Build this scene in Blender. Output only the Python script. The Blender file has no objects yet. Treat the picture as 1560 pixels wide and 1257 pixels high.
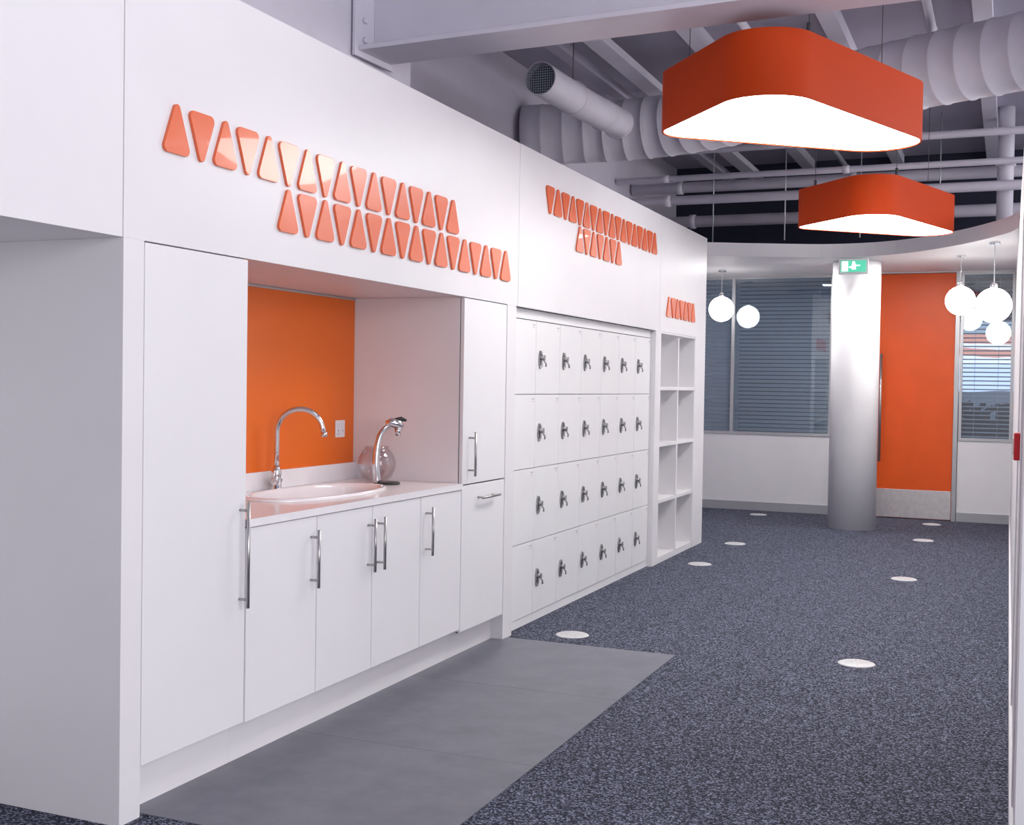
import bpy, bmesh, math, random
from mathutils import Vector, Matrix
random.seed(4)
S=bpy.context.scene; COL=S.collection
try:
    S.view_settings.view_transform='Standard'; S.view_settings.look='None'
except Exception: pass

# ------------------------------------------------------------ materials
def mat(name,col,rough=.5,metal=0,var=0.03,scale=6,emit=0,bump=0,bscale=200,spec=.5,coat=0):
    m=bpy.data.materials.new(name); m.use_nodes=True; nt=m.node_tree; N=nt.nodes; L=nt.links
    b=N['Principled BSDF']
    tc=N.new('ShaderNodeTexCoord'); nz=N.new('ShaderNodeTexNoise'); nz.inputs['Scale'].default_value=scale; nz.inputs['Detail'].default_value=3
    L.new(tc.outputs['Object'],nz.inputs['Vector'])
    r=N.new('ShaderNodeValToRGB'); c=Vector(col)
    r.color_ramp.elements[0].position=.3; r.color_ramp.elements[1].position=.7
    r.color_ramp.elements[0].color=(*(c*(1-var)),1); r.color_ramp.elements[1].color=(*[min(1,v) for v in c*(1+var)],1)
    L.new(nz.outputs['Fac'],r.inputs['Fac']); L.new(r.outputs['Color'],b.inputs['Base Color'])
    b.inputs['Roughness'].default_value=rough; b.inputs['Metallic'].default_value=metal
    b.inputs['Specular IOR Level'].default_value=spec; b.inputs['Coat Weight'].default_value=coat
    if emit:
        L.new(r.outputs['Color'],b.inputs['Emission Color']); b.inputs['Emission Strength'].default_value=emit
    if bump:
        n2=N.new('ShaderNodeTexNoise'); n2.inputs['Scale'].default_value=bscale; L.new(tc.outputs['Object'],n2.inputs['Vector'])
        bp=N.new('ShaderNodeBump'); bp.inputs['Strength'].default_value=bump; bp.inputs['Distance'].default_value=.005
        L.new(n2.outputs['Fac'],bp.inputs['Height']); L.new(bp.outputs['Normal'],b.inputs['Normal'])
    return m
M={}
M['white']=mat('white_laminate',(.82,.805,.825),.38,var=.012,scale=3)
M['door']=mat('white_door_laminate',(.84,.83,.85),.32,var=.012,scale=3)
M['inner']=mat('painted_gap_shade',(.10,.095,.11),.7)  # dark backing colour that paints the shade between doors and panels
M['locker']=mat('locker_paint',(.84,.84,.85),.3,var=.01)
M['counter']=mat('counter_laminate',(.86,.84,.86),.22,var=.015,scale=30)
M['ceramic']=mat('sink_ceramic',(.88,.84,.86),.12,var=.005,coat=.5)
M['orange']=mat('orange_backpainted_glass',(.84,.155,.004),.32,var=.02,scale=2)
M['dorange']=mat('orange_door_laminate',(.78,.095,.006),.4,var=.04,scale=5)
M['tri']=mat('orange_acrylic',(.80,.125,.022),.3,var=.02,scale=3,spec=.7,coat=.4)
M['shade']=mat('orange_fabric_shade',(.48,.045,.004),.6,var=.02,scale=3,spec=.15)
M['chrome']=mat('chrome',(.70,.70,.72),.12,1,var=.02)
M['steel']=mat('brushed_steel',(.47,.46,.46),.32,1,var=.1,scale=40)
M['kick']=mat('kick_plate_steel',(.78,.75,.74),.45,1,var=.06,scale=20)
M['black']=mat('black_plastic',(.02,.02,.022),.3)
M['dark']=mat('duct_mouth_shade',(.03,.035,.05),.6)
M['slab']=mat('ceiling_concrete_paint',(.38,.36,.44),.8,var=.08,scale=1.5)
M['lilac']=mat('painted_wall',(.66,.63,.72),.7,var=.02)
M['beam']=mat('painted_steel_beam',(.68,.66,.74),.45,var=.03)
M['duct']=mat('painted_duct',(.68,.66,.73),.42,var=.04,scale=5)
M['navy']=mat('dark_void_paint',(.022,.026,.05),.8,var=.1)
M['wallw']=mat('white_paint',(.80,.79,.81),.55,var=.012)
M['column']=mat('column_paint',(.90,.89,.90),.4,var=.01)
M['alum']=mat('aluminium_frame',(.55,.56,.58),.35,.6)
M['slat']=mat('blind_slat',(.38,.44,.52),.45,var=.03)
M['slatw']=mat('blind_slat_pale',(.45,.5,.57),.45,var=.03)
M['office']=mat('office_wall_paint',(.10,.12,.15),.7)
M['green']=mat('exit_green',(.10,.62,.40),.4,emit=.7)
M['pict']=mat('exit_white',(.9,1,.95),.4,emit=1.0)
M['red']=mat('red_plastic',(.6,.01,.02),.3)
M['outlet']=mat('outlet_plastic',(.66,.66,.66),.4,var=.08,scale=60)
M['lens']=mat('pendant_diffuser',(1,.99,.97),.5,var=.0,emit=12)
M['globe']=mat('opal_glass',(1,.97,.93),.3,var=0,emit=6.5)
M['rod']=mat('dark_cable',(.08,.08,.09),.5)

def carpet():
    m=bpy.data.materials.new('speckled_carpet'); m.use_nodes=True; nt=m.node_tree; N=nt.nodes; L=nt.links; b=N['Principled BSDF']
    tc=N.new('ShaderNodeTexCoord')
    v=N.new('ShaderNodeTexVoronoi'); v.inputs['Scale'].default_value=165; L.new(tc.outputs['Object'],v.inputs['Vector'])
    n=N.new('ShaderNodeTexNoise'); n.inputs['Scale'].default_value=100; n.inputs['Detail'].default_value=4; n.inputs['Roughness'].default_value=.75; L.new(tc.outputs['Object'],n.inputs['Vector'])
    sp=N.new('ShaderNodeSeparateColor'); L.new(v.outputs['Color'],sp.inputs[0])
    mx=N.new('ShaderNodeMath'); mx.operation='MULTIPLY_ADD'; mx.inputs[1].default_value=.55; L.new(sp.outputs[0],mx.inputs[0])
    ad=N.new('ShaderNodeMath'); ad.operation='MULTIPLY'; ad.inputs[1].default_value=.5; L.new(n.outputs['Fac'],ad.inputs[0]); L.new(ad.outputs[0],mx.inputs[2])
    r=N.new('ShaderNodeValToRGB'); e=r.color_ramp.elements
    e[0].position=.28; e[0].color=(.005,.007,.015,1); e[1].position=.82; e[1].color=(.29,.31,.42,1)
    x=r.color_ramp.elements.new(.56); x.color=(.033,.038,.066,1)
    L.new(mx.outputs[0],r.inputs['Fac']); L.new(r.outputs['Color'],b.inputs['Base Color'])
    b.inputs['Roughness'].default_value=.85; b.inputs['Specular IOR Level'].default_value=.3
    bp=N.new('ShaderNodeBump'); bp.inputs['Strength'].default_value=.5; bp.inputs['Distance'].default_value=.006
    L.new(mx.outputs[0],bp.inputs['Height']); L.new(bp.outputs['Normal'],b.inputs['Normal'])
    return m
M['carpet']=carpet()
def vinyl():
    m=bpy.data.materials.new('grey_vinyl_tile'); m.use_nodes=True; nt=m.node_tree; N=nt.nodes; L=nt.links; b=N['Principled BSDF']
    tc=N.new('ShaderNodeTexCoord')
    n=N.new('ShaderNodeTexNoise'); n.inputs['Scale'].default_value=5; n.inputs['Detail'].default_value=8; n.inputs['Roughness'].default_value=.65; L.new(tc.outputs['Object'],n.inputs['Vector'])
    r=N.new('ShaderNodeValToRGB'); e=r.color_ramp.elements
    e[0].position=.3; e[0].color=(.118,.122,.152,1); e[1].position=.72; e[1].color=(.178,.183,.22,1)
    L.new(n.outputs['Fac'],r.inputs['Fac']); L.new(r.outputs['Color'],b.inputs['Base Color'])
    b.inputs['Roughness'].default_value=.42
    return m
M['vinyl']=vinyl()
def glass(name,refl,tint):
    m=bpy.data.materials.new(name); m.use_nodes=True; nt=m.node_tree; N=nt.nodes; L=nt.links
    N.remove(N['Principled BSDF']); o=N['Material Output']
    t=N.new('ShaderNodeBsdfTransparent'); t.inputs[0].default_value=(*tint,1)
    g=N.new('ShaderNodeBsdfGlossy'); g.inputs['Roughness'].default_value=.02
    lw=N.new('ShaderNodeLayerWeight'); lw.inputs[0].default_value=.35
    ma=N.new('ShaderNodeMath'); ma.operation='MULTIPLY_ADD'; ma.inputs[1].default_value=.5; ma.inputs[2].default_value=refl
    L.new(lw.outputs['Facing'],ma.inputs[0])
    x=N.new('ShaderNodeMixShader'); L.new(ma.outputs[0],x.inputs[0]); L.new(t.outputs[0],x.inputs[1]); L.new(g.outputs[0],x.inputs[2]); L.new(x.outputs[0],o.inputs[0])
    return m
M['glass']=glass('window_glass',.12,(.80,.86,.9)); M['bowl']=glass('clear_glass',.04,(.96,.95,.96))
def facade():
    m=bpy.data.materials.new('self_lit_brick_facade'); m.use_nodes=True; nt=m.node_tree; N=nt.nodes; L=nt.links; b=N['Principled BSDF']
    tc=N.new('ShaderNodeTexCoord'); sx=N.new('ShaderNodeSeparateXYZ'); L.new(tc.outputs['Object'],sx.inputs[0])
    n=N.new('ShaderNodeTexNoise'); n.inputs['Scale'].default_value=1.2; L.new(tc.outputs['Object'],n.inputs['Vector'])
    a=N.new('ShaderNodeMath'); a.operation='MULTIPLY_ADD'; a.inputs[1].default_value=.15; L.new(n.outputs['Fac'],a.inputs[0]); L.new(sx.outputs['Z'],a.inputs[2])
    mr=N.new('ShaderNodeMapRange'); mr.inputs[1].default_value=-2; mr.inputs[2].default_value=2; L.new(a.outputs[0],mr.inputs[0])
    r=N.new('ShaderNodeValToRGB'); r.color_ramp.interpolation='CONSTANT'; e=r.color_ramp.elements
    e[0].color=(.10,.12,.16,1); e[1].position=.38; e[1].color=(.62,.72,.95,1)
    for p,c in ((.50,(.85,.9,1,1)),(.53,(.65,.3,.25,1)),(.56,(.85,.85,.95,1)),(.58,(.65,.3,.25,1)),(.62,(.3,.36,.45,1))):
        q=e.new(p); q.color=c
    L.new(mr.outputs[0],r.inputs['Fac']); L.new(r.outputs['Color'],b.inputs['Base Color']); L.new(r.outputs['Color'],b.inputs['Emission Color']); b.inputs['Emission Strength'].default_value=1.8  # emission stands in for daylight falling on the facade
    return m
M['facade']=facade()

# ------------------------------------------------------------ helpers
def link(o,parent=None):
    COL.objects.link(o)
    if parent is not None: o.parent=parent
    return o
def empty(name,loc=(0,0,0)):
    o=bpy.data.objects.new(name,None); o.empty_display_size=.1; o.location=loc; COL.objects.link(o); return o
def finish(name,bm,mats,parent=None,bevel=0,smooth=False,seg=2):
    bmesh.ops.recalc_face_normals(bm,faces=bm.faces)
    lo=Vector([min(v.co[i] for v in bm.verts) for i in range(3)]); hi=Vector([max(v.co[i] for v in bm.verts) for i in range(3)])
    c=(lo+hi)/2
    keep=c if parent is None else Vector((0,0,0))
    for v in bm.verts: v.co-=keep
    me=bpy.data.meshes.new(name); bm.to_mesh(me); bm.free()
    for m in (mats if isinstance(mats,(list,tuple)) else [mats]): me.materials.append(m)
    o=bpy.data.objects.new(name,me); link(o,parent)
    if parent is None: o.location=keep
    else: o.location=-Vector(parent.location)
    if bevel:
        b=o.modifiers.new('bevel','BEVEL'); b.width=bevel; b.segments=seg; b.limit_method='ANGLE'; b.angle_limit=math.radians(40)
    if smooth:
        for p in me.polygons: p.use_smooth=True
    return o
def addbox(bm,x0,x1,y0,y1,z0,z1,mi=0):
    vs=[bm.verts.new((x,y,z)) for x in (x0,x1) for y in (y0,y1) for z in (z0,z1)]
    for f in ((0,1,3,2),(4,6,7,5),(0,4,5,1),(2,3,7,6),(0,2,6,4),(1,5,7,3)):
        fc=bm.faces.new([vs[i] for i in f]); fc.material_index=mi
def box(name,x0,x1,y0,y1,z0,z1,m,parent=None,bevel=.0015):
    bm=bmesh.new(); addbox(bm,x0,x1,y0,y1,z0,z1); return finish(name,bm,M[m],parent,bevel)
def boxes(name,lst,m,parent=None,bevel=.0015):
    bm=bmesh.new()
    for b in lst: addbox(bm,*b)
    mm=[M[k] for k in m] if isinstance(m,(list,tuple)) else M[m]
    return finish(name,bm,mm,parent,bevel)
def addtube(bm,path,rad,n=16,cap=True,mi=0):
    P=[Vector(p) for p in path]; rings=[]; up=None
    for i,p in enumerate(P):
        t=(P[min(i+1,len(P)-1)]-P[max(i-1,0)]).normalized()
        if up is None:
            up=Vector((0,0,1)) if abs(t.z)<.9 else Vector((1,0,0))
        s=t.cross(up).normalized(); up=s.cross(t).normalized()
        r=rad(i) if callable(rad) else (rad[i] if isinstance(rad,(list,tuple)) else rad)
        rings.append([bm.verts.new(p+(s*math.cos(a)+up*math.sin(a))*r) for a in [2*math.pi*k/n for k in range(n)]])
    for a,b in zip(rings,rings[1:]):
        for k in range(n):
            f=bm.faces.new((a[k],a[(k+1)%n],b[(k+1)%n],b[k])); f.material_index=mi; f.smooth=True
    if cap:
        for r_ in (rings[0],rings[-1]):
            f=bm.faces.new(r_); f.material_index=mi
def tube(name,path,rad,m,parent=None,n=16,cap=True):
    bm=bmesh.new(); addtube(bm,path,rad,n,cap); return finish(name,bm,M[m],parent)
def lathe(name,prof,c,m,parent=None,n=40):
    bm=bmesh.new(); rings=[]
    for r,h in prof:
        rings.append([bm.verts.new((c[0]+r*math.cos(2*math.pi*k/n),c[1]+r*math.sin(2*math.pi*k/n),c[2]+h)) for k in range(n)])
    for a,b in zip(rings,rings[1:]):
        for k in range(n):
            f=bm.faces.new((a[k],a[(k+1)%n],b[(k+1)%n],b[k])); f.smooth=True
    for r_,pr in ((rings[0],prof[0]),(rings[-1],prof[-1])):
        if pr[0]>1e-4: bm.faces.new(r_)
    bmesh.ops.remove_doubles(bm,verts=bm.verts,dist=1e-6)
    return finish(name,bm,M[m],parent)
def roundpoly(V,R,n=8):
    out=[]; k=len(V)
    for i in range(k):
        p=Vector(V[i]); a=(Vector(V[i-1])-p); b=(Vector(V[(i+1)%k])-p)
        la,lb=a.length,b.length; a.normalize(); b.normalize()
        half=math.acos(max(-1,min(1,a.dot(b))))/2; r=R[i]
        d=min(r/math.tan(half),la*.49,lb*.49); r=d*math.tan(half)
        cen=p+(a+b).normalized()*(r/math.sin(half))
        s=p+a*d-cen; e=p+b*d-cen
        a0=math.atan2(s.y,s.x); a1=math.atan2(e.y,e.x); da=(a1-a0+math.pi)%(2*math.pi)-math.pi
        for j in range(n+1):
            t=a0+da*j/n; out.append(cen+Vector((math.cos(t),math.sin(t)))*r)
    return out
def smoothpath(P,n=8):
    P=[Vector(p) for p in P]; out=[]
    Q=[P[0]*2-P[1]]+P+[P[-1]*2-P[-2]]
    for i in range(1,len(Q)-2):
        p0,p1,p2,p3=Q[i-1:i+3]
        for j in range(n):
            t=j/n; out.append(.5*((2*p1)+(p2-p0)*t+(2*p0-5*p1+4*p2-p3)*t*t+(3*p1-p0-3*p2+p3)*t**3))
    out.append(P[-1]); return out

# ------------------------------------------------------------ shell
RX=2.568; BY=13.55; SZ=2.69; CZ=3.95
box('floor',-1.3,6.15,-4.15,22,-.1,0,'carpet',bevel=0)
box('ceiling',-1.3,6.15,-4.15,22,CZ,CZ+.15,'slab',bevel=0)
box('wall_left',-1.3,-1.12,-4,22,0,CZ,'lilac',bevel=0)
box('wall_rear',-1.12,6,-4.15,-4,0,CZ,'wallw',bevel=0)
# unseen far right wall, openings added to let daylight into the room
boxes('wall_far_right',[(6,6.15,-4,13.55,0,.9),(6,6.15,-4,13.55,3.75,CZ),(6,6.15,13.55,22,0,CZ)]+[(6,6.15,y-.08,y+.08,.9,3.75) for y in (-3.9,-1.5,1,3.5,6,8.5,11,13.4)],'wallw',bevel=0)
box('wall_right',RX,RX+.1,3.5,BY,0,SZ,'wallw',bevel=0)
D0,D1=1.185,1.98
boxes('wall_back',[(-1.12,-.80,BY,BY+.12,0,SZ),(-.80,.70,BY,BY+.12,0,.87),(.70,1.13,BY,BY+.12,0,SZ),(2.03,RX,BY,BY+.12,0,.87),
  (RX,6,BY,BY+.12,0,SZ),(-1.12,RX,BY,BY+.12,SZ-.012,SZ+.15)],'wallw',bevel=0)
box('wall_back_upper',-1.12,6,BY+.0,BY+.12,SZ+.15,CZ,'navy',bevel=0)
boxes('baseboard_back',[(-1.1,1.12,BY-.014,BY,0,.1),(2.03,RX,BY-.014,BY,0,.1)],'alum')
box('baseboard_right',RX-.012,RX,3.5,BY-.02,0,.1,'wallw')
boxes('wall_office',[(-1.12,1.2,17.2,17.3,0,CZ),(3.2,6,17.2,17.3,0,CZ),(1.2,3.2,17.2,17.3,0,1.0),(1.2,3.2,17.2,17.3,2.35,CZ)],'office',bevel=0)
box('neighbouring_building',-1,5.5,21.5,21.9,-.0,3.9,'facade',bevel=0)
bm=bmesh.new()
for k in range(70):
    c=Vector((random.uniform(1.5,3.0),17.0+random.uniform(-.08,.08),random.uniform(1.0,1.22)))
    bmesh.ops.create_icosphere(bm,subdivisions=1,radius=random.uniform(.04,.08),matrix=Matrix.Translation(c))
addbox(bm,1.4,3.1,16.9,17.15,0,1.02)
finish('planter_hedge',bm,M['navy'])

def window(name,x0,x1,z0,z1,mull,slat):
    w=empty(name,((x0+x1)/2,BY,(z0+z1)/2)); f=.03
    L=[(x0,x1,BY-.012,BY+.06,z0,z0+f),(x0,x1,BY-.012,BY+.06,z1-f,z1),(x0,x0+f,BY-.012,BY+.06,z0+f,z1-f),(x1-f,x1,BY-.012,BY+.06,z0+f,z1-f)]
    L+= [(m-.018,m+.018,BY-.012,BY+.06,z0+f,z1-f) for m in mull]
    boxes('frame',L,'alum',w)
    boxes('glass_pane',[(x0+f,x1-f,BY+.008,BY+.012,z0+f,z1-f)],'glass',w,0)
    bm=bmesh.new(); z=z0+f+.01; hgt=.036 if slat=='slat' else .014
    while z<z1-.07:
        vs=[bm.verts.new(p) for p in ((x0+f,BY+.045,z),(x1-f,BY+.045,z),(x1-f,BY+.062,z+hgt),(x0+f,BY+.062,z+hgt))]
        bm.faces.new(vs); z+=.046
    addbox(bm,x0+f,x1-f,BY+.04,BY+.085,z1-.06,z1-f)
    for xx in (x0+.15,x1-.15): addbox(bm,xx-.002,xx+.002,BY+.04,BY+.042,z0+f,z1-.05)
    finish('venetian_blind',bm,M[slat],w)
window('window_1',-.80,.70,.87,SZ-.012,[-.42],'slat')
window('window_2',2.032,RX-.002,.87,SZ-.012,[],'slatw')
d=empty('door_1',((D0+D1)/2,BY,1.3))
boxes('door_frame',[(D0-.055,D0,BY-.02,BY+.1,0,SZ-.012),(D1,D1+.045,BY-.02,BY+.1,0,SZ-.012)],'alum',d)
box('leaf',D0+.003,D1-.003,BY,BY+.05,.008,SZ-.02,'dorange',d)
box('kick_plate',D0+.006,D1-.006,BY-.004,BY,.012,.32,'kick',d)
bm=bmesh.new(); addtube(bm,[(D0+.045,BY-.06,.62),(D0+.045,BY-.06,1.80)],.014,14)
for z in (.72,1.7): addtube(bm,[(D0+.045,BY-.06,z),(D0+.045,BY,z)],.009,10)
finish('pull_handle',bm,M['steel'],d)

edge=smoothpath([(-1.12,11.15,0),(-.5,11.3,0),(.2,11.62,0),(.9,11.88,0),(1.5,11.75,0),(2.05,11.2,0),(2.45,10.5,0),(RX,10.1,0)],6)
bm=bmesh.new(); pts=[(p.x,p.y) for p in edge]+[(RX,BY),(-1.12,BY)]
lo=[bm.verts.new((x,y,SZ)) for x,y in pts]; hi=[bm.verts.new((x,y,SZ+.13)) for x,y in pts]
bm.faces.new(lo); bm.faces.new(hi)
for i in range(len(pts)): bm.faces.new((lo[i],lo[(i+1)%len(pts)],hi[(i+1)%len(pts)],hi[i]))
finish('ceiling_soffit',bm,M['wallw'])
lathe('column',[(.235,0),(.235,SZ-.001)],(1.085,12.35,0),'column',n=64)

e=empty('exit_sign',(1.10,11.98,2.6))
box('housing',.955,1.235,11.955,12.0,2.53,2.682,'column',e,.006)
box('green_panel',.975,1.215,11.951,11.955,2.55,2.662,'green',e,0)
boxes('pictogram',[(1.08,1.12,11.949,11.951,2.575,2.63),(1.085,1.11,11.949,11.951,2.633,2.652),(1.12,1.16,11.949,11.951,2.607,2.618),(.985,1.045,11.949,11.951,2.558,2.655),(1.055,1.08,11.949,11.951,2.59,2.605)],'pict',e,0)

# ------------------------------------------------------------ joinery wall
HB=1.835; HT=2.735
j=empty('joinery_surround')
boxes('core',[(-1.1,-.02,-3.5,10.44,HB+.004,HT-.004)],'inner',j,0)
P=[(-3.5,-.5),(-.5,2.895),(2.899,6.068),(6.072,8.955),(8.959,10.47)]
boxes('header_panels',[(-.02,0,a,b,HB,HT) for a,b in P],'white',j,.001)
boxes('header_soffit',[(-1.1,-.02,-3.5,6.05,HB,HB+.004),(-1.1,-.02,8.86,10.44,HB,HB+.004)],'white',j,0)
boxes('header_top',[(-1.1,-.02,-3.5,10.47,HT-.003,HT)],'white',j,0)
boxes('end_panel',[(-1.1,-.0205,10.441,10.47,0,HT-.004)],'white',j,0)
boxes('uprights',[(-1.1,0,2.9,2.995,0,HB),(-.62,0,5.925,6.05,0,HB),(-.6,0,8.86,9.0,0,HB),(-.6,-.0205,10.12,10.44,0,HB),(-.020,0,10.12,10.47,0,HB)],'white',j,.001)
boxes('recess_back',[(-1.1,-1.08,-3.5,2.9,0,HB)],'white',j,0)
boxes('recess_far_upright',[(-1.1,0,-3.5,-3.4,0,HB)],'white',j,0)

def handle(par,y,z0,z1,name='bar_handle'):
    bm=bmesh.new(); addtube(bm,[(.036,y,z0),(.036,y,z1)],.0065,12)
    for z in (z0+.03,z1-.03): addtube(bm,[(-.004,y,z),(.036,y,z)],.005,10)
    finish(name,bm,M['steel'],par)
g=.003
t=empty('tall_cabinet',(-.3,3.27,.9))
boxes('carcass',[(-.648,-.024,2.996,3.552,.15,HB-.001)],'white',t,0)
boxes('painted_gap_shade',[(-.024,-.0235,2.998,3.551,.155,HB-.003)],'inner',t,0)  # thin dark sheet behind the door, paints shade into its gap
box('door',-.022,-.002,2.998+g,3.552-g,.162,HB-.004,'door',t)
box('plinth',-.09,-.07,2.996,3.552,0,.15,'white',t)
handle(t,3.515,.585,.965)
t=empty('base_cabinet',(-.3,4.46,.45))
boxes('carcass',[(-.62,-.03,3.553,5.375,.15,.17),(-.62,-.60,3.553,5.375,.17,.868),(-.60,-.03,3.553,3.57,.17,.866),(-.60,-.03,5.358,5.375,.17,.866),(-.05,-.03,3.57,5.358,.835,.866),(-.60,-.03,4.995,5.01,.17,.835)],'inner',t,0)
ys=[3.555,4.03,4.475,4.93,5.375]
boxes('doors',[(-.022,-.002,a+g,b-g,.158,.864) for a,b in zip(ys,ys[1:])],'door',t)
box('plinth',-.09,-.07,3.553,5.375,0,.15,'white',t)
for y in (3.985,4.435,4.52,4.985): handle(t,y,.585,.815)
t=empty('tall_cabinet',(-.3,5.65,.9))
boxes('carcass',[(-.648,-.024,5.3755,5.924,.15,HB-.001)],'white',t,0)
boxes('painted_gap_shade',[(-.024,-.0235,5.378,5.922,.135,HB-.003)],'inner',t,0)  # dark sheet, painted shade around door and drawer
box('door',-.022,-.002,5.378+g,5.924-g,.89,HB-.004,'door',t)
box('drawer_front',-.022,-.002,5.378+g,5.924-g,.142,.883,'door',t)
box('plinth',-.09,-.07,5.376,5.924,0,.15,'white',t)
handle(t,5.455,.93,1.155)
bm=bmesh.new(); addtube(bm,[(.036,5.55,.812),(.036,5.78,.812)],.0065,12)
for y in (5.58,5.75): addtube(bm,[(-.004,y,.812),(.036,y,.812)],.005,10)
finish('drawer_handle',bm,M['steel'],t)

SX,SY=-.32,4.55; SA,SB=.205,.455
def superell(a,b,n=64,cx=SX,cy=SY,p=2.4):
    out=[]
    for k in range(n):
        th=2*math.pi*k/n; c,s=math.cos(th),math.sin(th)
        out.append((cx+a*math.copysign(abs(c)**(2/p),c),cy+b*math.copysign(abs(s)**(2/p),s)))
    return out
bm=bmesh.new(); CT=.897
x0,x1,y0,y1=-.63,.004,3.554,5.374
inner=superell(SA-.015,SB-.015,64)
outer=[]
for (x,y) in inner:
    dx_,dy_=x-SX,y-SY
    s=min([(x1-SX)/dx_ if dx_>1e-9 else 1e9,(x0-SX)/dx_ if dx_<-1e-9 else 1e9,(y1-SY)/dy_ if dy_>1e-9 else 1e9,(y0-SY)/dy_ if dy_<-1e-9 else 1e9])
    outer.append((SX+dx_*s,SY+dy_*s))
def ringface(bm,A,B,za,zb):
    a=[bm.verts.new((*p,za)) for p in A]; b=[bm.verts.new((*p,zb)) for p in B]; n=len(A)
    for k in range(n): bm.faces.new((a[k],a[(k+1)%n],b[(k+1)%n],b[k]))
ringface(bm,inner,outer,CT,CT); ringface(bm,outer,outer,CT,.868); ringface(bm,inner,inner,CT,.868); ringface(bm,inner,outer,.868,.868)
for cxy in ((x0,y0),(x0,y1),(x1,y0),(x1,y1)):
    i=min(range(64),key=lambda k:(outer[k][0]-cxy[0])**2+(outer[k][1]-cxy[1])**2)
    for q in (i-1,(i+1)%64):
        if abs(outer[q][0]-outer[i][0])>1e-6 and abs(outer[q][1]-outer[i][1])>1e-6:
            bm.faces.new([bm.verts.new((*outer[i],CT)),bm.verts.new((*cxy,CT)),bm.verts.new((*outer[q],CT))])
bmesh.ops.remove_doubles(bm,verts=bm.verts,dist=1e-5)
ct=empty('countertop',(-.3,4.46,.88))
finish('worktop',bm,M['counter'],ct)
boxes('front_edge',[(.0035,.006,3.554,5.374,.868,CT)],'counter',ct,0)
boxes('upstand',[(-.63,-.612,3.554,5.374,CT,CT+.085)],'counter',ct)
bm=bmesh.new()
prof=[(1.0,.0005),(1.0,.010),(.985,.014),(.94,.014),(.915,.006),(.90,-.01),(.87,-.10),(.80,-.135),(.5,-.145),(.12,-.15)]
rings=[]
for s,h in prof:
    rings.append([bm.verts.new((x,y,CT+h)) for x,y in superell(SA*s,SB*(s if s>.9 else s*.97),64)])
for a,b in zip(rings,rings[1:]):
    for k in range(64):
        f=bm.faces.new((a[k],a[(k+1)%64],b[(k+1)%64],b[k])); f.smooth=True
bm.faces.new(rings[-1])
sk=empty('kitchen_sink',(SX,SY,CT)); finish('bowl',bm,M['ceramic'],sk)
lathe('drain',[(.0,.002),(.028,.002),(.034,.0),(.034,-.004)],(SX,SY,CT-.146),'chrome',sk,24)
fx,fy=-.565,4.575
f=empty('kitchen_faucet',(fx,fy,CT))
lathe('base',[(.030,0.0005),(.030,.006),(.024,.012),(.022,.07),(.024,.085),(.018,.10),(.013,.115)],(fx,fy,CT),'chrome',f,28)
dirv=Vector((.2,.09,0)).normalized(); R=.105; H=.27
path=[Vector((fx,fy,CT+.1)),Vector((fx,fy,CT+.18))]
for k in range(0,17):
    a=math.pi*k/16*.94; path.append(Vector((fx,fy,CT+H))+dirv*(R-R*math.cos(a))+Vector((0,0,R*math.sin(a))))
path.append(path[-1]+Vector((dirv.x*.008,dirv.y*.008,-.03)))
tube('spout',path,.0125,'chrome',f,16)
tube('spout_tip',[path[-1]+Vector((0,0,.012)),path[-1]+Vector((0,0,-.012))],.015,'chrome',f,16)
bm=bmesh.new(); side=Vector((-dirv.y,dirv.x,0))
for sg in (-1,1):
    a=Vector((fx,fy,CT+.045)); addtube(bm,[a,a+side*sg*.05],.015,14)
    addtube(bm,[a+side*sg*.05,a+side*sg*.058,a+side*sg*.066],[.019,.019,.015],14)
    addtube(bm,[a+side*sg*.058,a+side*sg*.062+Vector((.0,.0,.055))],[.006,.0045],10)
finish('lever_handles',bm,M['chrome'],f)
dx0,dy0=-.30,5.14
f=empty('filtered_water_tap',(dx0,dy0,CT))
lathe('drip_tray',[(.066,0.0005),(.066,.006),(.060,.012),(.03,.012)],(dx0,dy0,CT),'black',f,36)
p=smoothpath([(dx0-.03,dy0-.045,CT+.01),(dx0-.034,dy0-.05,CT+.10),(dx0-.03,dy0-.045,CT+.19),(dx0-.02,dy0-.03,CT+.25),(dx0,dy0,CT+.285),(dx0+.02,dy0+.02,CT+.285)],6)
tube('stem',p,lambda i:.021-.012*i/len(p),'chrome',f,18)
bm=bmesh.new(); h=Vector((dx0+.02,dy0+.02,CT+.285))
addtube(bm,[h+Vector((-.03,-.02,.012)),h+Vector((-.01,-.005,.02)),h+Vector((.02,.02,.012)),h+Vector((.035,.03,-.006))],[.014,.024,.024,.016],16)
addtube(bm,[h+Vector((.018,.018,.0)),h+Vector((.018,.018,-.045))],[.019,.013],16)
finish('tap_head',bm,M['chrome'],f)
tube('lever',[h+Vector((-.01,.0,.03)),h+Vector((.03,.03,.038)),h+Vector((.05,.045,.03))],[.008,.012,.006],'black',f,10)
prof=[(0,.0),(.045,.0),(.075,.022),(.093,.06),(.097,.09),(.09,.125),(.072,.155),(.058,.168),(.062,.178),(.058,.178),(.054,.168),(.068,.153),(.086,.125),(.093,.09),(.089,.06),(.072,.026),(.04,.006),(0,.006)]
lathe('glass_bowl',prof,(-.42,5.25,CT+.001),'bowl',None,40)
box('splashback_panel',-.645,-.631,3.554,5.374,.90,HB-.001,'orange',bevel=0)
boxes('splashback_trim',[(-.63,-.626,3.554,5.374,HB-.012,HB-.002)],'alum',bevel=0)
so=empty('power_socket',(-.63,5.23,1.16))
box('plate',-.631,-.622,5.187,5.275,1.115,1.203,'door',so,.004)
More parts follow.
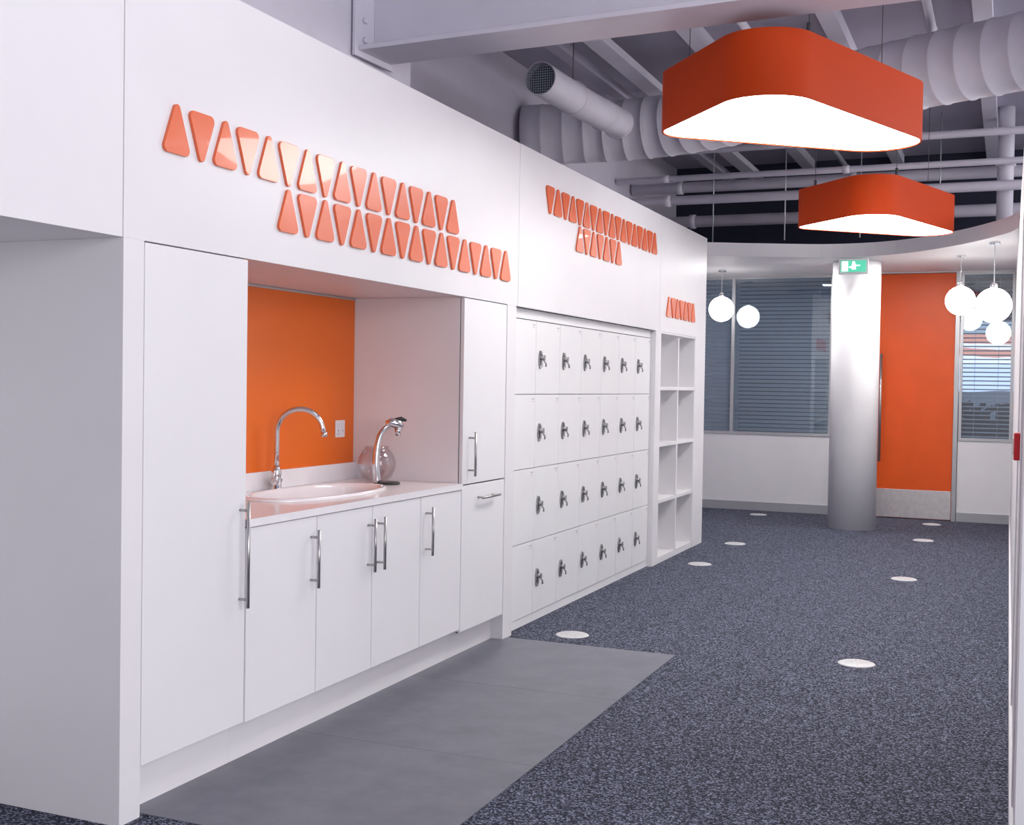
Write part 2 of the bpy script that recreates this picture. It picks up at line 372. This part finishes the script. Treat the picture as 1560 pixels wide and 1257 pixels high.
boxes('rockers',[(-.622,-.618,5.197,5.222,1.165,1.19),(-.622,-.618,5.24,5.265,1.165,1.19)],'white',so,.001)
boxes('pin_holes',[(-.6222,-.6215,5.207,5.211,1.145,1.155),(-.6222,-.6215,5.25,5.254,1.145,1.155),(-.6222,-.6215,5.2,5.204,1.13,1.135),(-.6222,-.6215,5.213,5.217,1.13,1.135)],'black',so,0)

# ------------------------------------------------------------ lockers
LX=-.04; ly0=6.052; nC=7; pc=.401; lz0=.05; pr=.431; nR=4
lk=empty('locker_bank',(-.3,7.45,.9))
boxes('carcass',[(-.5,LX-.016,6.051,8.859,.05,1.775)],'inner',lk,0)
boxes('plinth',[(-.5,LX-.005,6.051,8.859,0,.05)],'locker',lk,0)
boxes('top_rail',[(-.5,LX-.002,6.051,8.859,1.777,HB)],'locker',lk,.001)
L=[];Kb=bmesh.new();tags=[]
for c in range(nC):
    for r in range(nR):
        a=ly0+c*pc; z=lz0+r*pr
        L.append((LX-.015,LX,a+.0015,a+pc-.0015,z+.0018,z+pr-.0018))
        tags.append((LX,LX+.001,a+pc-.05,a+pc-.02,z+pr-.03,z+pr-.022))
        tags.append((LX,LX+.001,a+pc-.05,a+pc-.02,z+pr-.042,z+pr-.039))
        if c==0: continue
        y=a+.066; zc=z+pr*.5-.010
        n=24; R0=[];R1=[];R2=[]
        for k in range(n):
            th=2*math.pi*k/n; cy,cz=math.cos(th),math.sin(th)
            R0.append(Kb.verts.new((LX,y+.027*cy,zc+.055*cz))); R1.append(Kb.verts.new((LX+.010,y+.025*cy,zc+.052*cz)))
            R2.append(Kb.verts.new((LX+.005,y+.015*cy,zc+.038*cz)))
        for A_,B_ in ((R0,R1),(R1,R2)):
            for k in range(n): Kb.faces.new((A_[k],A_[(k+1)%n],B_[(k+1)%n],B_[k]))
        ff=Kb.faces.new(R2); ff.material_index=1
        addtube(Kb,[(LX+.002,y,zc+.012),(LX+.022,y,zc+.012),(LX+.028,y,zc+.012)],[.015,.015,.011],16,mi=0)
        addtube(Kb,[(LX+.024,y+.004,zc-.002),(LX+.032,y+.02,zc-.022),(LX+.03,y+.024,zc-.04)],.005,8,mi=0)
        addbox(Kb,LX+.028,LX+.036,y-.003,y+.003,zc-.004,zc+.026,0)
boxes('locker_doors',L,'locker',lk,.002)
finish('cam_locks',Kb,[M['steel'],M['rod']],lk)
boxes('number_tags',tags,'alum',lk,0)

# ------------------------------------------------------------ shelving unit
sh=empty('cube_shelving_unit',(-.2,9.56,.9))
zs=[.03+.4475*i for i in range(5)]
B=[(-.40,-.385,9.001,10.119,.0,HB-.001),(-.385,-.002,9.001,9.02,0,HB-.001),(-.385,-.002,10.10,10.119,0,HB-.001),(-.385,-.002,9.545,9.573,.05,HB-.03)]
for i,z in enumerate(zs):
    B.append((-.385,-.003,9.02,10.10,z if i else 0,(z+.028 if i else .05) if i<4 else HB-.001))
boxes('shelves',B,'white',sh,.001)

# ------------------------------------------------------------ triangle graphics
def triangles(y0,y1,z0,n,up):
    bm=bmesh.new(); p=(y1-y0-.134)/(n-1); hw=.073; H=.188; hh=.16
    for i in range(n):
        c=y0+.067+i*p; u=(i%2==0)==up
        V=[(c-hw,z0),(c+hw,z0),(c,z0+H)] if u else [(c-hw,z0+hh),(c+hw,z0+hh),(c,z0+hh-H)]
        pts=roundpoly(V,[.020,.020,.0145],6)
        a=[bm.verts.new((.0005,q.x,q.y)) for q in pts]; b=[bm.verts.new((.0115,q.x,q.y)) for q in pts]; k=len(pts)
        bm.faces.new(a); bm.faces.new(b)
        for q in range(k): bm.faces.new((a[q],a[(q+1)%k],b[(q+1)%k],b[q]))
    finish('triangle_wall_graphic',bm,M['tri'],None,.0015)
triangles(3.07,5.28,2.132,17,True); triangles(3.72,5.94,1.957,17,True); triangles(6.46,8.82,2.41,18,False); triangles(6.99,7.93,2.24,7,True); triangles(9.13,10.05,1.957,7,True)

# ------------------------------------------------------------ floor details
vf=empty('vinyl_floor_patch',(.44,4.5,0))
boxes('vinyl_tiles',[(-.08,.955,3.02,3.999,.0,.003),(-.08,.955,4.001,4.999,.0,.003),(-.08,.955,5.001,5.985,.0,.003)],'vinyl',vf,0)
for (x,y) in ((1.84,6.23),(.3,6.22),(.3,9.18),(.29,10.54),(1.84,9.19),(1.82,11.66),(.0,13.1),(1.81,13.1),(.3,2.2),(1.84,2.6)):
    o=empty('floor_outlet',(x,y,0))
    lathe('cover',[(0,.006),(.082,.006),(.09,.003),(.094,.0)],(x,y,0),'outlet',o,36)
    bm=bmesh.new()
    for k in range(6):
        a=math.pi*k/6+.2
        for sg in (-1,1):
            c,s=math.cos(a)*.07*sg,math.sin(a)*.07*sg
            nrm=Vector((-s,c,0)).normalized()*.0022
            v=[bm.verts.new(Vector((x,y,.0063))+Vector(q)+w) for q,w in (((c,s,0),nrm),((c*.3,s*.3,0),nrm),((c*.3,s*.3,0),-nrm),((c,s,0),-nrm))]
            bm.faces.new(v)
    finish('grooves',bm,M['steel'],o)

# ------------------------------------------------------------ pendants
def pendant(off,rot=0,sc=1):
    A=Vector((1.53,5.10)); B_=Vector((.765,6.0)); Cc=Vector((2.36,7.26)); cen=Vector((1.50,6.08))
    pts=roundpoly([A,B_,Cc],[.23,.17,.23],14)
    Rm=Matrix.Rotation(rot,2)
    pts=[Rm@((p-cen)*sc)+cen+Vector(off) for p in pts]; cen=cen+Vector(off)
    pe=empty('pendant_light',(cen.x,cen.y,2.86)); n=len(pts); z0,z1=2.71,3.01
    bm=bmesh.new()
    def ring(s,z):
        return [bm.verts.new((cen.x+(p.x-cen.x)*s,cen.y+(p.y-cen.y)*s,z)) for p in pts]
    def band(a,b,sm):
        for k in range(n): bm.faces.new((a[k],a[(k+1)%n],b[(k+1)%n],b[k])).smooth=sm
    band(ring(1,z0),ring(1,z1),True); band(ring(1,z1),ring(.985,z1),False); band(ring(.985,z1),ring(.985,z1-.02),False)
    bm.faces.new(ring(.985,z1-.02)); band(ring(1,z0),ring(.985,z0),False); band(ring(.985,z0),ring(.985,z0+.02),False)
    finish('shade',bm,M['shade'],pe)
    bm=bmesh.new(); bm.faces.new(ring(.984,z0+.006)); bm.faces.new(ring(.984,z0+.03))
    finish('diffuser',bm,M['lens'],pe)
    bm=bmesh.new()
    for s in (0,20,36):
        p=cen+(pts[s%n]-cen)*.8
        addtube(bm,[(p.x,p.y,z1-.02),(p.x,p.y,CZ)],.0025,6)
        addtube(bm,[(p.x,p.y,z1-.02),(p.x,p.y,z1+.08)],.011,8)
    finish('suspension_cables',bm,M['rod'],pe)
pendant((0,0)); pendant((.045,3.84),.05,.965)

def globe(x,y,z,r):
    g_=empty('globe_pendant_light',(x,y,z))
    bm=bmesh.new(); bmesh.ops.create_uvsphere(bm,u_segments=32,v_segments=20,radius=r,matrix=Matrix.Translation((x,y,z)))
    finish('opal_globe',bm,M['globe'],g_,smooth=True)
    tube('cord',[(x,y,z+r),(x,y,SZ-.02)],.004,'alum',g_,8)
    lathe('collar',[(.03,-.01),(.03,.03),(.012,.045)],(x,y,z+r),'chrome',g_,20)
    lathe('ceiling_rose',[(.045,0),(.045,.02)],(x,y,SZ-.021),'chrome',g_,24)
globe(-.4,12.84,2.26,.137); globe(2.08,12.0,2.26,.137); globe(2.385,11.0,2.145,.15)

# ------------------------------------------------------------ exposed services
b=empty('steel_beam',(-.56,5.43,3.3))
boxes('flanges_and_web',[(-.56,6.4,5.27,5.58,3.09,3.115),(-.56,6.4,5.27,5.58,3.60,3.63),(-.56,6.4,5.415,5.435,3.115,3.60)],'beam',b,.003)
boxes('end_plate',[(-.578,-.56,5.24,5.61,3.06,3.66)],'beam',b,.002)
bm=bmesh.new()
for yy in (5.32,5.53):
    for zz in (3.15,3.25,3.4,3.52): addtube(bm,[(-.56,yy,zz),(-.54,yy,zz)],.016,6)
finish('bolts',bm,M['beam'],b)
b.rotation_euler=(0,0,-.055)
boxes('edge_beam',[(-.84,-.6,-4,5.9,3.04,CZ)],'beam')
boxes('ceiling_joist',[(-1.12,6,9.9,10.1,3.85,CZ)],'beam')
boxes('ceiling_joist',[(-1.12,6,2.0,2.25,3.6,CZ)],'beam')
boxes('ceiling_rib',[(x,x+.12,5.9,13.5,3.85,CZ) for x in (.35,1.3,2.25,3.2,4.2)],'beam')
def ribduct(name,path,r,step,m='duct',rib=.006,n=40):
    P=[Vector(p) for p in path]
    D=[0]
    for a,c in zip(P,P[1:]): D.append(D[-1]+(c-a).length)
    tot=D[-1]; out=[];rad=[]; s=0
    def at(s):
        for i in range(len(P)-1):
            if s<=D[i+1]+1e-9: return P[i].lerp(P[i+1],(s-D[i])/(D[i+1]-D[i]))
        return P[-1]
    while s<tot:
        for o_,e_ in ((0,0),(step*.5,0),(step-.022,0),(step-.016,rib),(step-.006,rib)):
            if s+o_<tot-.01: out.append(at(s+o_)); rad.append(r+e_)
        s+=step
    out.append(P[-1]); rad.append(r)
    bm=bmesh.new(); addtube(bm,out,rad,n); return finish(name,bm,M[m])
ribduct('spiral_ventilation_duct',smoothpath([(-1.115,8.82,3.40),(-.4,8.98,3.42),(.2,8.95,3.44),(1.0,8.65,3.47),(2.6,7.95,3.5),(5.9,6.6,3.5)],8),.235,.17)
dd=empty('extract_duct',(-.15,7.6,3.3))
bm=bmesh.new(); path=smoothpath([(-.2,6.85,3.3),(-.19,7.2,3.3),(-.17,7.7,3.305),(-.15,8.1,3.315),(-.14,8.3,3.32)],5)
addtube(bm,path,.104,36,cap=False); addtube(bm,[(-.2,6.95,3.3),(-.2,6.90,3.3),(-.2,6.851,3.3)],.098,36,cap=False)
addtube(bm,[(-.2,6.849,3.3),(-.2,6.853,3.3)],[.098,.104],36,cap=False)
for q in (7.38,7.95,8.25): addtube(bm,[(-.183+(q-7.38)*.04,q+o_,3.303+(q-7.38)*.012) for o_ in (0,.006,.022,.028)],[.104,.112,.112,.104],36,cap=False)
finish('duct_body',bm,M['duct'],dd)
bm=bmesh.new(); bmesh.ops.create_circle(bm,cap_ends=True,segments=36,radius=.1,matrix=Matrix.Translation((-.2,6.93,3.3))@Matrix.Rotation(math.pi/2,4,'X'))
bmesh.ops.create_circle(bm,cap_ends=True,segments=36,radius=.1,matrix=Matrix.Translation((-.141,8.29,3.32))@Matrix.Rotation(math.pi/2,4,'X'))
finish('dark_interior',bm,M['dark'],dd)  # plain dark discs that paint the shade inside the duct ends
bm=bmesh.new()
for k in range(-6,7):
    o_=k*.015; hlen=math.sqrt(max(.098**2-o_*o_,0))
    addbox(bm,-.2+o_-.0015,-.2+o_+.0015,6.858,6.861,3.3-hlen,3.3+hlen)
    addbox(bm,-.2-hlen,-.2+hlen,6.861,6.864,3.3+o_-.0015,3.3+o_+.0015)
finish('mesh_grille',bm,M['slat'],dd)
tube('hanger_rod',[(-.18,7.39,3.41),(-.18,7.39,3.745)],.004,'rod',dd)
boxes('cable_tray',[(-.22,-.08,5.9,13.4,3.75,3.765),(-.22,-.21,5.9,13.4,3.765,3.81),(-.09,-.08,5.9,13.4,3.765,3.81)],'duct')
boxes('cable_trunking',[(-.5,-.4,5.92,13.4,3.74,3.81)],'slab')
def pipe(name,p,r,m='duct'):
    bm=bmesh.new(); addtube(bm,p,r,16)
    a,c=Vector(p[0]),Vector(p[1]); L_=(c-a).length; t_=(c-a).normalized(); s=.5
    while s<L_-.3:
        q=a+t_*s; addtube(bm,[q-t_*.03,q-t_*.029,q+t_*.029,q+t_*.03],[r,r*1.25,r*1.25,r],16); s+=1.7
    finish(name,bm,M[m])
pipe('water_pipe',[(-1.1,11.3,3.22),(5.9,11.3,3.22)],.045)
pipe('water_pipe',[(-1.1,11.75,3.42),(5.9,11.75,3.42)],.055)
pipe('water_pipe',[(-1.1,11.22,3.42),(5.9,11.22,3.42)],.03)
pipe('water_pipe',[(-1.1,12.3,3.15),(5.9,12.3,3.15)],.06)
pipe('water_pipe',[(-1.1,11.12,3.66),(5.9,11.12,3.66)],.035)
pipe('sprinkler_pipe',[(2.0,6.2,3.80),(2.0,9.0,3.80)],.028)
pipe('sprinkler_pipe',[(2.45,11.52,2.95),(2.45,11.52,CZ)],.07)
pipe('sprinkler_pipe',[(.85,6.2,3.80),(.85,13.4,3.80)],.028)
bm=bmesh.new()
for x in (-.2,.5,1.2,1.9): 
    addtube(bm,[(x,11.52,2.83),(x,11.52,CZ)],.006,6)
finish('ceiling_hanger_rods',bm,M['alum'])

boxes('trim_right',[(RX-.006,RX,4.0,4.1,.1,SZ),(RX-.006,RX,5.3,5.4,.1,SZ),(RX-.006,RX,4.1,5.3,2.1,2.2)],'white')
fc=empty('fire_call_point',(RX,4.75,1.2))
box('housing',RX-.022,RX,4.70,4.80,1.15,1.25,'red',fc,.004)
box('button_plate',RX-.025,RX-.022,4.72,4.78,1.17,1.23,'white',fc,0)

# ------------------------------------------------------------ lights
def area(name,loc,rot,sx,sy,e,col=(1,.98,.985)):
    l=bpy.data.lights.new(name,'AREA'); l.shape='RECTANGLE'; l.size=sx; l.size_y=sy; l.energy=e; l.color=col
    o=bpy.data.objects.new(name,l); o.location=loc; o.rotation_euler=rot; COL.objects.link(o); return o
R90=math.radians(90)
area('added_ceiling_fill',(2.0,3.6,3.85),(0,0,0),1.2,.6,14)  # added fill light over the near room, no fitting modelled
area('added_ceiling_fill',(1.7,8.0,3.1),(0,0,0),.8,.4,32)  # added fill light for lockers and column, not a real fitting
area('added_daylight_near',(5.9,-.2,2.2),(0,R90,0),2.6,6.5,265,(.985,.97,1))  # added area light at the unseen side openings, brightens the near room
area('added_daylight_far',(5.9,8.2,3.2),(0,R90,0),1.0,9,150,(.98,.96,1))  # added area light, unseen, brightens the ceiling services
area('office_fill',(1.0,15.5,3.5),(0,0,0),1.5,1.,30,(.85,.93,1))  # unseen area light filling the room behind the windows
area('added_column_fill',(.45,12.2,SZ-.01),(0,0,0),.12,.12,14)  # added light under the soffit to brighten the column
area('added_column_fill',(1.65,12.05,SZ-.01),(0,0,0),.12,.12,14)  # second added light for the column front
w=bpy.data.worlds.new('world'); S.world=w; w.use_nodes=True
bg=w.node_tree.nodes['Background']; bg.inputs[0].default_value=(.85,.83,.93,1); bg.inputs[1].default_value=1.05

# ------------------------------------------------------------ camera
F=1800
dx=Vector((4274,110,-1800)).normalized(); dy=Vector((757,-31,1800)).normalized()
dx=(dx-dy*dx.dot(dy)).normalized(); dz=dx.cross(dy)
cam=bpy.data.cameras.new('camera'); cam.sensor_fit='HORIZONTAL'; cam.sensor_width=36; cam.lens=F/1560*36; cam.clip_start=.02
co=bpy.data.objects.new('camera',cam); COL.objects.link(co)
right=Vector((dx[0],dy[0],dz[0])); down=Vector((dx[1],dy[1],dz[1])); fwd=Vector((dx[2],dy[2],dz[2]))
m=Matrix((right,-down,-fwd)).transposed().to_4x4(); m.translation=Vector((2.525,0,1.4)); co.matrix_world=m
S.camera=co
